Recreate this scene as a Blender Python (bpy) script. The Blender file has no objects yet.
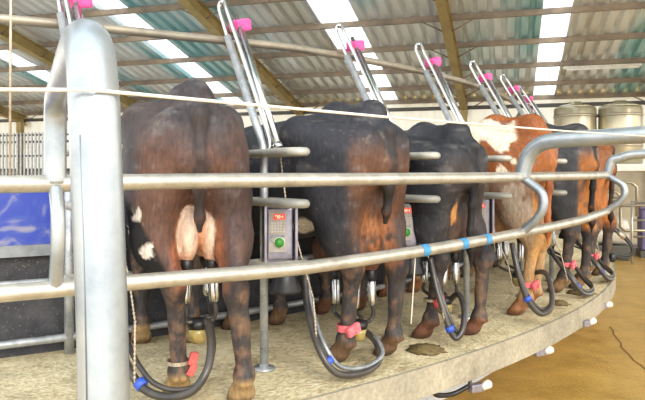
import bpy, bmesh, math, random
import numpy as np
from mathutils import Vector, Matrix

random.seed(7)
S = bpy.context.scene
COL = S.collection
PI = math.pi
CAMZ = 1.6            # eye height above the shed floor
DECK = CAMZ - 0.97    # top of the rotary platform
CX, CY = -5.96, 10.67 # centre of the rotary platform
ALPHA = math.radians(16.0)   # shed axes against the view direction
ROOF_H0, ROOF_S, WALL_V = 1.88, 0.2115, 16.5

# ---------------------------------------------------------------- camera, sky, sun, exposure
cam_d = bpy.data.cameras.new('camera')
cam_d.sensor_fit = 'HORIZONTAL'; cam_d.sensor_width = 36.0
cam_d.lens = 36.0 * 650.0 / 645.0
cam_d.shift_y = -24.0 / 645.0
cam_d.clip_start = 0.05; cam_d.clip_end = 300
cam = bpy.data.objects.new('camera', cam_d); COL.objects.link(cam)
cam.location = (0, 0, CAMZ); cam.rotation_euler = (PI / 2, 0, 0)
S.camera = cam

w = bpy.data.worlds.new('sky'); S.world = w; w.use_nodes = True
wn = w.node_tree.nodes; wl = w.node_tree.links
bg = wn['Background']
tc = wn.new('ShaderNodeTexCoord'); sp = wn.new('ShaderNodeSeparateXYZ'); rmp = wn.new('ShaderNodeValToRGB')
wl.new(tc.outputs['Generated'], sp.inputs[0]); wl.new(sp.outputs['Z'], rmp.inputs[0])
rmp.color_ramp.elements[0].position = 0.0; rmp.color_ramp.elements[0].color = (1.0, 0.97, 0.92, 1)
rmp.color_ramp.elements[1].position = 0.8; rmp.color_ramp.elements[1].color = (0.80, 0.90, 1.0, 1)
wl.new(rmp.outputs[0], bg.inputs['Color']); bg.inputs['Strength'].default_value = 2.55

sun_d = bpy.data.lights.new('sun', 'SUN'); sun_d.energy = 2.6; sun_d.angle = math.radians(25); sun_d.color = (1.0, 0.92, 0.78)
sun = bpy.data.objects.new('sun', sun_d); COL.objects.link(sun)
sun.location = (4, -10, 8)
sun.rotation_euler = Vector((-0.30, 0.80, -0.42)).to_track_quat('-Z', 'Y').to_euler()

S.view_settings.view_transform = 'Standard'; S.view_settings.look = 'None'
S.view_settings.gamma = 1.0; S.view_settings.use_curve_mapping = False
S.view_settings.exposure = 0.12

# ---------------------------------------------------------------- colours and materials
def lin(h):
    h = h.lstrip('#'); out = []
    for i in (0, 2, 4):
        c = int(h[i:i + 2], 16) / 255.0
        out.append(c / 12.92 if c <= 0.04045 else ((c + 0.055) / 1.055) ** 2.4)
    return tuple(out)
def c4(h): return lin(h) + (1.0,)

def mat(name, base, rough=0.6, metal=0.0, var=None, vscale=6.0, vdetail=6.0, fine=None, bump=0.0, bscale=40.0, stretch=None, trans=0.0, emit=None, estr=0.0, coat=0.0, spec=0.5):
    m = bpy.data.materials.new(name); m.use_nodes = True
    n = m.node_tree.nodes; l = m.node_tree.links
    b = n['Principled BSDF']
    b.inputs['Base Color'].default_value = c4(base); b.inputs['Roughness'].default_value = rough
    b.inputs['Metallic'].default_value = metal; b.inputs['Transmission Weight'].default_value = trans
    b.inputs['Coat Weight'].default_value = coat; b.inputs['Specular IOR Level'].default_value = spec
    if emit: b.inputs['Emission Color'].default_value = c4(emit); b.inputs['Emission Strength'].default_value = estr
    co = n.new('ShaderNodeTexCoord'); src = co.outputs['Object']
    if stretch:
        mp = n.new('ShaderNodeMapping'); mp.inputs['Scale'].default_value = stretch; l.new(src, mp.inputs['Vector']); src = mp.outputs[0]
    if var:
        nz = n.new('ShaderNodeTexNoise'); nz.inputs['Scale'].default_value = vscale; nz.inputs['Detail'].default_value = vdetail; nz.inputs['Roughness'].default_value = 0.65
        l.new(src, nz.inputs['Vector'])
        r = n.new('ShaderNodeValToRGB'); e = r.color_ramp.elements
        e[0].position = 0.32; e[0].color = c4(var[0]); e[1].position = 0.68; e[1].color = c4(var[-1])
        if len(var) == 3: k = e.new(0.5); k.color = c4(var[1])
        l.new(nz.outputs['Fac'], r.inputs[0]); col = r.outputs[0]
        if fine:
            n2 = n.new('ShaderNodeTexNoise'); n2.inputs['Scale'].default_value = fine[1]; n2.inputs['Detail'].default_value = 3
            l.new(src, n2.inputs['Vector'])
            r2 = n.new('ShaderNodeValToRGB'); r2.color_ramp.elements[0].position = fine[2]; r2.color_ramp.elements[1].position = fine[2] + 0.12
            l.new(n2.outputs['Fac'], r2.inputs[0])
            mx = n.new('ShaderNodeMix'); mx.data_type = 'RGBA'; l.new(r2.outputs[0], mx.inputs[0]); l.new(col, mx.inputs[6]); mx.inputs[7].default_value = c4(fine[0])
            col = mx.outputs[2]
        l.new(col, b.inputs['Base Color'])
    if bump:
        nb = n.new('ShaderNodeTexNoise'); nb.inputs['Scale'].default_value = bscale; nb.inputs['Detail'].default_value = 5
        l.new(src, nb.inputs['Vector'])
        bp = n.new('ShaderNodeBump'); bp.inputs['Strength'].default_value = bump; bp.inputs['Distance'].default_value = 0.01
        l.new(nb.outputs['Fac'], bp.inputs['Height']); l.new(bp.outputs[0], b.inputs['Normal'])
    return m

M = {}
M['pipe'] = mat('galvanised_pipe', '#b4b0a6', 0.34, 0.65, ('#a19c92', '#b8b3a8', '#cbc6ba'), 9, fine=('#9a9284', 70, 0.66), bump=0.08, bscale=120)
M['hoop'] = mat('galvanised_hoop', '#a9b0b6', 0.33, 0.6, ('#8f979e', '#a5abae', '#b6b9b8'), 6, fine=('#a5a9ab', 90, 0.68), bump=0.06, bscale=120)
M['bail'] = mat('dull_zinc', '#a9adb0', 0.42, 0.5, ('#8f9398', '#abaeb0', '#c3c4c2'), 14, fine=('#7d7c78', 110, 0.62), bump=0.1, bscale=150)
M['steel'] = mat('stainless_steel', '#c6c6c4', 0.22, 0.95)
M['bar'] = mat('padded_bar_grey', '#a9a69c', 0.5, 0.2, ('#98958c', '#b4b0a4'), 12)
M['ring'] = mat('dusty_pipe', '#968e80', 0.42, 0.5, ('#857e72', '#a69c8a'), 5)
M['roof'] = None
M['purlin'] = mat('purlin_steel', '#8a7a66', 0.55, 0.2, ('#74675a', '#9a8872'), 3)
M['rafter'] = mat('rafter_paint', '#96804f', 0.6, 0.1, ('#94814c', '#b8a06c'), 2)
M['pink'] = mat('pink_plastic', '#e0428e', 0.4, 0, ('#d63a84', '#ea5a9e'), 20)
M['redtag'] = mat('red_fabric_band', '#cf4f4c', 0.75, 0, ('#c03f42', '#dd6a60'), 60)
M['pinktag'] = mat('pink_plastic_band', '#e2626c', 0.5, 0, ('#d9545f', '#ea7880'), 40)
M['rubber'] = mat('black_rubber', '#1d1d20', 0.42, 0, ('#161618', '#28272a'), 25)
M['hose'] = mat('milk_hose_rubber', '#3a3634', 0.28, 0, ('#2b2a2c', '#4b443c'), 10)
M['silver_hose'] = mat('silvered_hose', '#8d9193', 0.25, 0.4, ('#6d7174', '#a4a8a8'), 12)
M['bluetape'] = mat('blue_tape', '#3a7fb0', 0.5, 0, ('#2f739f', '#4a93c4'), 30)
M['blueclip'] = mat('blue_clip', '#3353b4', 0.45)
M['yellowbowl'] = mat('amber_bowl', '#a08d50', 0.25, 0, ('#8f7d44', '#b5a266'), 30, coat=0.4)
M['skirt'] = mat('black_rubber_wall', '#2a2a2e', 0.7, 0, ('#26262b', '#36363b', '#48474a'), 8, fine=('#857b6e', 90, 0.63), bump=0.2)
M['trimgrey'] = mat('grey_channel', '#7f848a', 0.5, 0.3, ('#6c7176', '#92959a'), 8)
M['rope'] = mat('white_rope', '#d9cdbf', 0.7, 0, ('#c9bbaa', '#e4dacd'), 60)
M['chain'] = mat('chain_zinc', '#b9a996', 0.4, 0.5, ('#9c8c78', '#cbbca8'), 60)
M['panelface'] = mat('panel_membrane', '#a2988f', 0.4, 0.1, ('#968b82', '#aea59c'), 20)
M['panelside'] = mat('panel_case', '#8d8894', 0.35, 0.6, ('#77727e', '#a7a2ac'), 9)
M['key'] = mat('pale_key', '#c3bcb4', 0.5)
M['green'] = mat('green_button', '#3f8f3a', 0.4)
M['logo'] = mat('blue_lettering', '#5f86ac', 0.5)
M['led'] = mat('red_display', '#d8251a', 0.3, emit='#ff2a14', estr=0.9)
M['digit'] = mat('lit_digit', '#ffd7b0', 0.3, emit='#ffc79a', estr=1.2)
M['white'] = mat('white_plastic', '#d8d4c8', 0.5, 0, ('#c4c0b2', '#e6e2d6'), 20)
M['whitewall'] = mat('white_render', '#b9ae98', 0.8, 0, ('#a89d86', '#c4baa4'), 1.2)
M['kerb'] = mat('white_kerb', '#e6e3dc', 0.8, 0, ('#dcd8cf', '#efece6'), 3)
M['tank'] = mat('tank_steel', '#c0b79c', 0.3, 0.7, ('#b0a78d', '#cdc4aa'), 1.5)
M['darkpipe'] = mat('dark_pipe', '#55524c', 0.5, 0.2)
M['cage'] = mat('violet_crate', '#6f6790', 0.6)
M['floorpipe'] = mat('dairy_pipe', '#a89f8c', 0.35, 0.6)

# concrete deck with dung
def concrete(name, cols, dung, dscale, bump, ov=0.4):
    m = bpy.data.materials.new(name); m.use_nodes = True
    n = m.node_tree.nodes; l = m.node_tree.links; b = n['Principled BSDF']; b.inputs['Roughness'].default_value = 0.8
    co = n.new('ShaderNodeTexCoord')
    nz = n.new('ShaderNodeTexNoise'); nz.inputs['Scale'].default_value = 2.4; nz.inputs['Detail'].default_value = 9; nz.inputs['Roughness'].default_value = 0.7
    l.new(co.outputs['Object'], nz.inputs['Vector'])
    r = n.new('ShaderNodeValToRGB'); e = r.color_ramp.elements
    e[0].position = 0.3; e[0].color = c4(cols[0]); e[1].position = 0.7; e[1].color = c4(cols[2]); k = e.new(0.5); k.color = c4(cols[1])
    l.new(nz.outputs['Fac'], r.inputs[0])
    n2 = n.new('ShaderNodeTexNoise'); n2.inputs['Scale'].default_value = dscale; n2.inputs['Detail'].default_value = 7; n2.inputs['Roughness'].default_value = 0.75
    l.new(co.outputs['Object'], n2.inputs['Vector'])
    r2 = n.new('ShaderNodeValToRGB'); r2.color_ramp.elements[0].position = 0.54; r2.color_ramp.elements[1].position = 0.72
    l.new(n2.outputs['Fac'], r2.inputs[0])
    mx = n.new('ShaderNodeMix'); mx.data_type = 'RGBA'; l.new(r2.outputs[0], mx.inputs[0]); l.new(r.outputs[0], mx.inputs[6]); mx.inputs[7].default_value = c4(dung)
    n3 = n.new('ShaderNodeTexNoise'); n3.inputs['Scale'].default_value = 45; n3.inputs['Detail'].default_value = 4
    l.new(co.outputs['Object'], n3.inputs['Vector'])
    mm = n.new('ShaderNodeMix'); mm.data_type = 'RGBA'; mm.blend_type = 'OVERLAY'; mm.inputs[0].default_value = ov
    l.new(mx.outputs[2], mm.inputs[6]); l.new(n3.outputs['Fac'], mm.inputs[7]); l.new(mm.outputs[2], b.inputs['Base Color'])
    bp = n.new('ShaderNodeBump'); bp.inputs['Strength'].default_value = bump; bp.inputs['Distance'].default_value = 0.02
    l.new(n3.outputs['Fac'], bp.inputs['Height']); l.new(bp.outputs[0], b.inputs['Normal'])
    return m
M['deck'] = concrete('dirty_concrete_deck', ('#a29474', '#d1c199', '#e8d8b2'), '#85724a', 2.6, 0.8, 0.75)
M['deckedge'] = concrete('concrete_edge', ('#8a8272', '#9d9480', '#aba28c'), '#7a705c', 2.0, 0.3)
M['floor'] = concrete('yellow_wet_floor', ('#9a7a38', '#b8934c', '#c8a45c'), '#86682c', 1.1, 0.25)
M['floor'].node_tree.nodes['Principled BSDF'].inputs['Roughness'].default_value = 0.36

# roof sheet: galvanised, teal sky reflection painted in, differs from sheet to sheet
def roofmat():
    m = bpy.data.materials.new('corrugated_roof'); m.use_nodes = True
    n = m.node_tree.nodes; l = m.node_tree.links; b = n['Principled BSDF']; b.inputs['Roughness'].default_value = 0.34; b.inputs['Metallic'].default_value = 0.45
    co = n.new('ShaderNodeTexCoord')
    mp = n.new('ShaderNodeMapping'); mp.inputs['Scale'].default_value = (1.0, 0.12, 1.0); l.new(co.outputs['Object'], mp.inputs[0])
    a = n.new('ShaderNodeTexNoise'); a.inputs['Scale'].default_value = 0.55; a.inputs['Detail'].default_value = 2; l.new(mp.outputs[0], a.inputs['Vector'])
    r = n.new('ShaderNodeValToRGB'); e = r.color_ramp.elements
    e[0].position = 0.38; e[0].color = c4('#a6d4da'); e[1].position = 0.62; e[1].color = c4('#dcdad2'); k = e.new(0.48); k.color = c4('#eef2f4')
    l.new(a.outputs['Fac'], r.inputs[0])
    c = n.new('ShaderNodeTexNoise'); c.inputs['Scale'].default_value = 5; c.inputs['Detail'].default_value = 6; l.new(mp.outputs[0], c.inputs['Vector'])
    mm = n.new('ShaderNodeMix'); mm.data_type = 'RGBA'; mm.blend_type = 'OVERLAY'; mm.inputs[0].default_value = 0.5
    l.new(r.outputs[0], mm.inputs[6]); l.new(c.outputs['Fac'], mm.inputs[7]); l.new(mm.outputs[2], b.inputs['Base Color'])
    return m
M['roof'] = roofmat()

def sheetmat(name, tint, t):
    m = bpy.data.materials.new(name); m.use_nodes = True
    n = m.node_tree.nodes; l = m.node_tree.links; n.remove(n['Principled BSDF'])
    out = n['Material Output']
    tr = n.new('ShaderNodeBsdfTranslucent'); tr.inputs[0].default_value = c4(tint)
    df = n.new('ShaderNodeBsdfTransparent'); df.inputs[0].default_value = c4(tint)
    mx = n.new('ShaderNodeMixShader'); mx.inputs[0].default_value = t
    l.new(tr.outputs[0], mx.inputs[1]); l.new(df.outputs[0], mx.inputs[2]); l.new(mx.outputs[0], out.inputs[0])
    return m
M['skylight'] = sheetmat('skylight_sheet', '#fbfcff', 0.55)
M['fibre'] = sheetmat('translucent_wall_sheet', '#c4c3ba', 0.12)

# blue plastic with pale smears
def bluemat():
    m = bpy.data.materials.new('blue_plastic_sheet'); m.use_nodes = True
    n = m.node_tree.nodes; l = m.node_tree.links; b = n['Principled BSDF']; b.inputs['Roughness'].default_value = 0.45
    co = n.new('ShaderNodeTexCoord')
    a = n.new('ShaderNodeTexNoise'); a.inputs['Scale'].default_value = 5.5; a.inputs['Detail'].default_value = 4; a.inputs['Distortion'].default_value = 1.8; l.new(co.outputs['Object'], a.inputs['Vector'])
    r = n.new('ShaderNodeValToRGB'); e = r.color_ramp.elements
    e[0].position = 0.42; e[0].color = c4('#2b3f9c'); e[1].position = 0.66; e[1].color = c4('#85829a'); k = e.new(0.53); k.color = c4('#3a4c9e')
    l.new(a.outputs['Fac'], r.inputs[0]); l.new(r.outputs[0], b.inputs['Base Color'])
    return m
M['blue'] = bluemat()

# ---------------------------------------------------------------- mesh helpers
class MB:
    def __init__(s): s.v = []; s.f = []; s.sm = []; s.mi = []
    def add(s, vs, fs, smooth=True, mi=0):
        o = len(s.v); s.v += [tuple(p) for p in vs]
        for f in fs: s.f.append(tuple(i + o for i in f)); s.sm.append(smooth); s.mi.append(mi)
    def box(s, c, d, rot=None, bev=0.0, mi=0):
        bm = bmesh.new(); bmesh.ops.create_cube(bm, size=1.0)
        for v in bm.verts: v.co = Vector((v.co.x * d[0], v.co.y * d[1], v.co.z * d[2]))
        if bev: bmesh.ops.bevel(bm, geom=bm.edges[:], offset=bev, segments=2, affect='EDGES', profile=0.6)
        bm.verts.index_update(); R = rot if rot is not None else Matrix.Identity(3)
        c = Vector(c)
        s.add([R @ v.co + c for v in bm.verts], [[v.index for v in f.verts] for f in bm.faces], False, mi)
        bm.free()
    def tube(s, pts, r, n=12, caps=True, smooth_path=0, rx=None, mi=0, close=False):
        pts = [Vector(p) for p in pts]
        rr = list(r) if hasattr(r, '__len__') else [r] * len(pts)
        if smooth_path:
            q = []; qr = []
            for i in range(len(pts) - 1):
                p0 = pts[max(i - 1, 0)]; p1 = pts[i]; p2 = pts[i + 1]; p3 = pts[min(i + 2, len(pts) - 1)]
                for k in range(smooth_path):
                    t = k / smooth_path
                    q.append(0.5 * ((2 * p1) + (p2 - p0) * t + (2 * p0 - 5 * p1 + 4 * p2 - p3) * t * t + (-p0 + 3 * p1 - 3 * p2 + p3) * t ** 3))
                    qr.append(rr[i] * (1 - t) + rr[i + 1] * t)
            q.append(pts[-1]); qr.append(rr[-1]); pts = q; rr = qr
        N = len(pts); vs = []; fs = []; nrm = None
        for i in range(N):
            if i == 0: t = pts[1] - pts[0]
            elif i == N - 1: t = pts[-1] - pts[-2]
            else: t = (pts[i + 1] - pts[i]).normalized() + (pts[i] - pts[i - 1]).normalized()
            t = t.normalized() if t.length > 1e-9 else Vector((0, 0, 1))
            if nrm is None:
                up = Vector((0, 0, 1)) if abs(t.z) < 0.9 else Vector((1, 0, 0))
                nrm = (up - t * up.dot(t)).normalized()
            else:
                nrm = nrm - t * nrm.dot(t); nrm = nrm.normalized()
            b = t.cross(nrm)
            for k in range(n):
                a = 2 * PI * k / n
                vs.append(pts[i] + nrm * (math.cos(a) * rr[i]) + b * (math.sin(a) * (rr[i] if rx is None else rx)))
        for i in range(N - 1):
            for k in range(n):
                k2 = (k + 1) % n
                fs.append((i * n + k, i * n + k2, (i + 1) * n + k2, (i + 1) * n + k))
        s.add(vs, fs, True, mi)
        if caps:
            o = len(s.v) - len(vs)
            s.f.append(tuple(o + k for k in range(n - 1, -1, -1))); s.sm.append(False); s.mi.append(mi)
            o2 = o + (N - 1) * n
            s.f.append(tuple(o2 + k for k in range(n))); s.sm.append(False); s.mi.append(mi)
    def lathe(s, prof, c=(0, 0, 0), axis=(0, 0, 1), n=24, mi=0):
        ax = Vector(axis).normalized(); up = Vector((1, 0, 0)) if abs(ax.x) < 0.9 else Vector((0, 1, 0))
        e1 = (up - ax * up.dot(ax)).normalized(); e2 = ax.cross(e1); c = Vector(c); vs = []; fs = []
        for (r, z) in prof:
            for k in range(n):
                a = 2 * PI * k / n
                vs.append(c + ax * z + (e1 * math.cos(a) + e2 * math.sin(a)) * max(r, 1e-4))
        for i in range(len(prof) - 1):
            for k in range(n):
                k2 = (k + 1) % n
                fs.append((i * n + k, i * n + k2, (i + 1) * n + k2, (i + 1) * n + k))
        fs.append(tuple(range(n - 1, -1, -1))); fs.append(tuple((len(prof) - 1) * n + k for k in range(n)))
        s.add(vs, fs, True, mi)
    def ball(s, c, r, n=10, mi=0, sc=(1, 1, 1)):
        vs = []; fs = []; m = n // 2 + 1
        for i in range(m + 1):
            t = PI * i / m
            for k in range(n):
                a = 2 * PI * k / n
                vs.append((c[0] + r * sc[0] * math.sin(t) * math.cos(a), c[1] + r * sc[1] * math.sin(t) * math.sin(a), c[2] + r * sc[2] * math.cos(t)))
        for i in range(m):
            for k in range(n):
                k2 = (k + 1) % n
                fs.append((i * n + k, (i + 1) * n + k, (i + 1) * n + k2, i * n + k2))
        s.add(vs, fs, True, mi)
    def build(s, name, m, parent=None, loc=None):
        me = bpy.data.meshes.new(name); me.from_pydata(s.v, [], s.f)
        ms = m if isinstance(m, (list, tuple)) else [m]
        for x in ms: me.materials.append(x)
        me.polygons.foreach_set('use_smooth', s.sm); me.polygons.foreach_set('material_index', s.mi)
        me.update()
        o = bpy.data.objects.new(name, me); COL.objects.link(o)
        if parent: o.parent = parent
        if loc: o.location = loc
        return o

def tag(o, label, cat, group=None):
    o['label'] = label; o['category'] = cat
    if group: o['group'] = group
    return o
def thing(name, label, cat, loc=(0, 0, 0), rotz=0.0, group=None):
    o = bpy.data.objects.new(name, None); COL.objects.link(o)
    o.empty_display_size = 0.1; o.location = loc; o.rotation_euler = (0, 0, rotz)
    return tag(o, label, cat, group)
def struct(o): o['kind'] = 'structure'; return o
def copy_thing(o, loc, rotz, label=None):
    r = o.copy(); COL.objects.link(r); r.location = loc; r.rotation_euler = (0, 0, rotz)
    if label: r['label'] = label
    for ch in list(o.children):
        c = ch.copy(); COL.objects.link(c); c.parent = r
        for g in list(ch.children):
            d = g.copy(); COL.objects.link(d); d.parent = c
    return r
def pol(deg, r, z):
    a = math.radians(deg); return Vector((CX + r * math.cos(a), CY + r * math.sin(a), z))
def shed(o):  # put an object built in shed axes (u, v, height above eye) into the world
    o.location = (0, 0, CAMZ); o.rotation_euler = (0, 0, -ALPHA); return o
def rh(v): return ROOF_H0 + (WALL_V - v) * ROOF_S

# ---------------------------------------------------------------- floor, roof, far wall
b = MB(); b.add([(-40, -14, 0), (40, -14, 0), (40, 60, 0), (-40, 60, 0)], [(0, 1, 2, 3)], False)
struct(b.build('floor', M['floor']))

b = MB(); b.lathe([(9.1, 0.0), (9.1, 0.004), (0.0, 0.004)], (CX, CY, 0), n=96)
struct(b.build('floor_bounce_disc', concrete('bounce_grey', ('#b4b5b4', '#c4c5c4', '#d2d3d2'), '#aaa9a4', 2.0, 0.2)))  # unseen pale disc added to bounce neutral light onto the roof
b = MB(); b.add([(-40, -40, 0.004), (40, -40, 0.004), (40, -1.2, 0.004), (-40, -1.2, 0.004)], [(0, 1, 2, 3)], False)
struct(b.build('floor_bounce_yard', M['kerb']))  # unseen white ground added behind the camera, bounces light up to the roof

SKY = [(-11.7, -11.15), (-7.55, -7.02), (-3.5, -2.78), (0.58, 1.06)]
U0, U1, V0, V1 = -17.0, 7.0, 2.0, 17.1
prof = []; u = U0; inside = lambda x: any(a < x < c for a, c in SKY)
def rib(x):
    p = 0.25; t = (x % p) / p; d = 0.075
    if t < 0.40: return 0.0
    if t < 0.52: return d * (t - 0.40) / 0.12
    if t < 0.78: return d
    return d * max(0, 1 - (t - 0.78) / 0.12)
us = []
k = math.floor(U0 / 0.25)
while k * 0.25 < U1:
    for t in (0.0, 0.40, 0.52, 0.78, 0.90): us.append((k + t) * 0.25)
    k += 1
def sheet(u_lo, u_hi, th=0.0):
    xs = sorted([x for x in us if u_lo < x < u_hi] + [u_lo, u_hi]); mb = MB(); vs = []; fs = []
    for x in xs:
        for v in (V0, V1): vs.append((x, v, rh(v) + 0.17 + rib(x + 1e-6)))
    for i in range(len(xs) - 1): fs.append((2 * i, 2 * i + 2, 2 * i + 3, 2 * i + 1))
    mb.add(vs, fs, False); return mb
edges_ = [U0] + [x for p in SKY for x in p] + [U1]
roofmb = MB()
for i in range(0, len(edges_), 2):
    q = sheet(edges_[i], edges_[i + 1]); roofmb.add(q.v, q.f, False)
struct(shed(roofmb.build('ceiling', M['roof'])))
for i, (a, c) in enumerate(SKY):
    struct(shed(sheet(a - 0.02, c + 0.02).build('window_%d' % (i + 1), M['skylight'])))
PUR = [3.4, 4.7, 6.0, 7.25, 8.5, 9.7, 10.9, 12.1, 13.35, 14.6, 15.75, 16.75]
for i, v in enumerate(PUR):
    mb = MB(); z = rh(v) + 0.075
    # a cold-rolled C purlin: web and two flanges
    mb.box(((U0 + U1) / 2, v, z + 0.02), (U1 - U0, 0.012, 0.10))
    mb.box(((U0 + U1) / 2, v + 0.03, z - 0.03), (U1 - U0, 0.05, 0.01)); mb.box(((U0 + U1) / 2, v + 0.03, z + 0.07), (U1 - U0, 0.05, 0.01))
    struct(shed(mb.build('trim_%d' % (i + 1), M['purlin'])))
rot = Matrix.Rotation(-math.atan(ROOF_S), 3, 'X')
for i, uu in enumerate((-14.4, -9.95, -5.4, -1.08, 3.3)):
    mb = MB(); vm = (V0 + V1) / 2; L = (V1 - V0) * math.sqrt(1 + ROOF_S ** 2)
    zc = rh(vm) - 0.10
    mb.box((uu, vm, zc), (0.015, L, 0.24), rot); mb.box((uu, vm, zc - 0.12), (0.17, L, 0.016), rot); mb.box((uu, vm, zc + 0.12), (0.17, L, 0.016), rot)
    struct(shed(mb.build('trim_%d' % (20 + i), M['rafter'])))
    # fly braces from rafter foot to purlins
    mb = MB()
    for v in PUR[6:]:
        mb.tube([(uu, v, rh(v) - 0.2), (uu + 0.5, v, rh(v) + 0.06)], 0.014, 6); mb.tube([(uu, v, rh(v) - 0.2), (uu - 0.5, v, rh(v) + 0.06)], 0.014, 6)
    struct(shed(mb.build('trim_%d' % (30 + i), M['purlin'])))
    mb = MB()
    mb.box((uu, WALL_V + 0.1, (1.75 - CAMZ) / 2), (0.16, 0.16, 1.75 + CAMZ)); mb.box((uu, WALL_V + 0.1, -CAMZ + 0.02), (0.3, 0.3, 0.04))
    struct(shed(mb.build('trim_%d' % (40 + i), M['rafter'])))

# far wall: white rendered dado, corrugated translucent sheets above on dark girts
mb = MB(); mb.box((-5, WALL_V + 0.35, (-CAMZ + 0.18) / 2 + -0.0), (26, 0.16, CAMZ + 0.18)); 
struct(shed(mb.build('wall_back', M['whitewall'])))
mb = MB(); xs = [-18 + 0.09 * i for i in range(290)]; vs = []; fs = []
for i, x in enumerate(xs):
    d = 0.018 * (1 if (i // 2) % 2 else -1)
    vs += [(x, WALL_V + 0.33 + d, 0.18), (x, WALL_V + 0.33 + d, 2.02)]
for i in range(len(xs) - 1): fs.append((2 * i, 2 * i + 2, 2 * i + 3, 2 * i + 1))
mb.add(vs, fs, False); struct(shed(mb.build('window_5', M['fibre'])))
for i, (z, d) in enumerate(((1.72, 0.09), (1.05, 0.06), (0.2, 0.06))):
    mb = MB(); mb.box((-5, WALL_V + 0.22, z), (26, 0.05, d)); mb.box((-5, WALL_V + 0.20, z - d / 2), (26, 0.09, 0.012))
    struct(shed(mb.build('trim_%d' % (50 + i), M['darkpipe'])))
mb = MB(); mb.box((2.5, 15.0, -CAMZ + 0.09), (11.0, 0.25, 0.18), bev=0.03)
struct(shed(mb.build('trim_60', M['kerb'])))

t = shed(thing('strip_lamp', 'unlit white batten lamp under the far purlins right of the skylight', 'lamp'))
mb = MB(); mb.box((1.85, 14.5, rh(14.6) - 0.02), (1.5, 0.10, 0.06), None, 0.012); mb.build('housing', M['white'], t)
mb = MB(); mb.tube([(1.15, 14.47, rh(14.6) - 0.065), (2.55, 14.47, rh(14.6) - 0.065)], 0.018, 10); mb.build('tube', M['kerb'], t)
for x in (1.3, 2.4):
    mb = MB(); mb.tube([(x, 14.52, rh(14.6)), (x, 14.56, rh(14.6) + 0.06)], 0.008, 6); mb.build('hanger', M['darkpipe'], t)
# grey slatted screen in front of the far wall, left
t = shed(thing('slatted_screen', 'grey slatted screen at the far left, seen through the gap beside the hoop', 'screen'))
mb = MB()
for i in range(22): mb.box((-12.6 - i * 0.13, 16.2, 0.62), (0.055, 0.03, 1.35))
mb.build('slat_panel', M['bail'], t)
mb = MB()
for z in (0.02, 0.6, 1.22): mb.box((-14.0, 16.24, z), (3.2, 0.04, 0.05))
mb.build('frame', M['darkpipe'], t)

# ---------------------------------------------------------------- dairy plant at the far right
plat = shed(thing('tank_stand', 'long pale stand carrying the two steel tanks at the far wall', 'stand'))
mb = MB(); mb.box((1.6, 14.1, 0.16), (4.2, 1.5, 0.14), bev=0.02); mb.build('deck', M['kerb'], plat)
for x in (-0.3, 1.6, 3.5):
    mb = MB(); mb.box((x, 13.5, (0.09 - CAMZ) / 2), (0.1, 0.1, CAMZ + 0.09), bev=0.01); mb.build('leg', M['floorpipe'], plat)
TKX = ((575, 'left'), (620, 'right'))
def u_at(px, v):
    k = (px - 322.5) / 650.0; z = v / (k * math.sin(ALPHA) + math.cos(ALPHA)); X = k * z
    return X * math.cos(ALPHA) - z * math.sin(ALPHA)
for i, (px, side) in enumerate(TKX):
    t = shed(thing('milk_tank', 'tall stainless milk tank, %s of the two behind the far cows' % side, 'tank', group='steel tanks at the far wall'))
    uu = u_at(px, 14.0); r = 0.405
    mb = MB(); mb.lathe([(0.2, 0.23), (r - 0.03, 0.23), (r, 0.27), (r, 1.33), (r - 0.02, 1.37)], (uu, 14.0, 0), n=32); mb.build('shell', M['tank'], t)
    mb = MB(); mb.lathe([(r - 0.02, 1.37), (r * 0.7, 1.42), (0.12, 1.45), (0.12, 1.49), (0.0, 1.50)], (uu, 14.0, 0), n=32); mb.build('lid', M['tank'], t)
    for z in (0.6, 1.2):
        mb = MB(); mb.lathe([(r + 0.004, z - 0.03), (r + 0.012, z - 0.02), (r + 0.012, z + 0.02), (r + 0.004, z + 0.03)], (uu, 14.0, 0), n=32); mb.build('hoop_band', M['floorpipe'], t)
    t['label'] = 'tall stainless milk tank, %s of the two behind the far cows' % side
# pipework under the stand
t = shed(thing('dairy_pipework', 'bent grey milk pipes on the white wall under the tank stand', 'pipes'))
for pts in ([(1.5, 13.3, -0.12), (2.2, 13.3, -0.12), (2.3, 13.3, -0.2), (2.3, 13.3, -0.75)], [(1.55, 13.3, -0.3), (1.95, 13.3, -0.3), (2.02, 13.3, -0.38), (2.02, 13.3, -0.95), (2.1, 13.3, -1.02), (3.6, 13.3, -1.02)],
            [(1.4, 13.25, -0.55), (3.6, 13.25, -0.55)], [(2.75, 13.3, 0.05), (2.75, 13.3, -1.1)], [(1.85, 13.3, 0.05), (1.85, 13.3, -1.4)]):
    mb = MB(); mb.tube(pts, 0.03, 10); mb.build('pipe', M['floorpipe'], t)
t = shed(thing('vacuum_pump', 'pale round-bodied pump on a dark base behind the thin railing', 'pump'))
mb = MB(); mb.lathe([(0.08, -0.5), (0.24, -0.46), (0.27, -0.3), (0.27, 0.3), (0.24, 0.42), (0.1, 0.46)], (1.75, 13.6, -CAMZ + 0.55), (1, 0, 0), 24); mb.build('body', M['white'], t)
mb = MB(); mb.box((1.75, 13.6, -CAMZ + 0.14), (0.9, 0.5, 0.28), None, 0.03); mb.build('base', M['darkpipe'], t)
mb = MB(); mb.tube([(1.75, 13.6, -CAMZ + 0.8), (1.75, 13.6, -CAMZ + 1.1), (2.1, 13.6, -CAMZ + 1.15)], 0.05, 10, smooth_path=4); mb.build('outlet', M['floorpipe'], t)
t = shed(thing('steel_railing', 'thin pale steel railing standing on the kerb by the far wall', 'railing'))
for x in (2.15, 2.95, 3.75):
    mb = MB(); mb.tube([(x, 12.9, -CAMZ), (x, 12.9, -0.45)], 0.022, 8); mb.build('post', M['pipe'], t)
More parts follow.
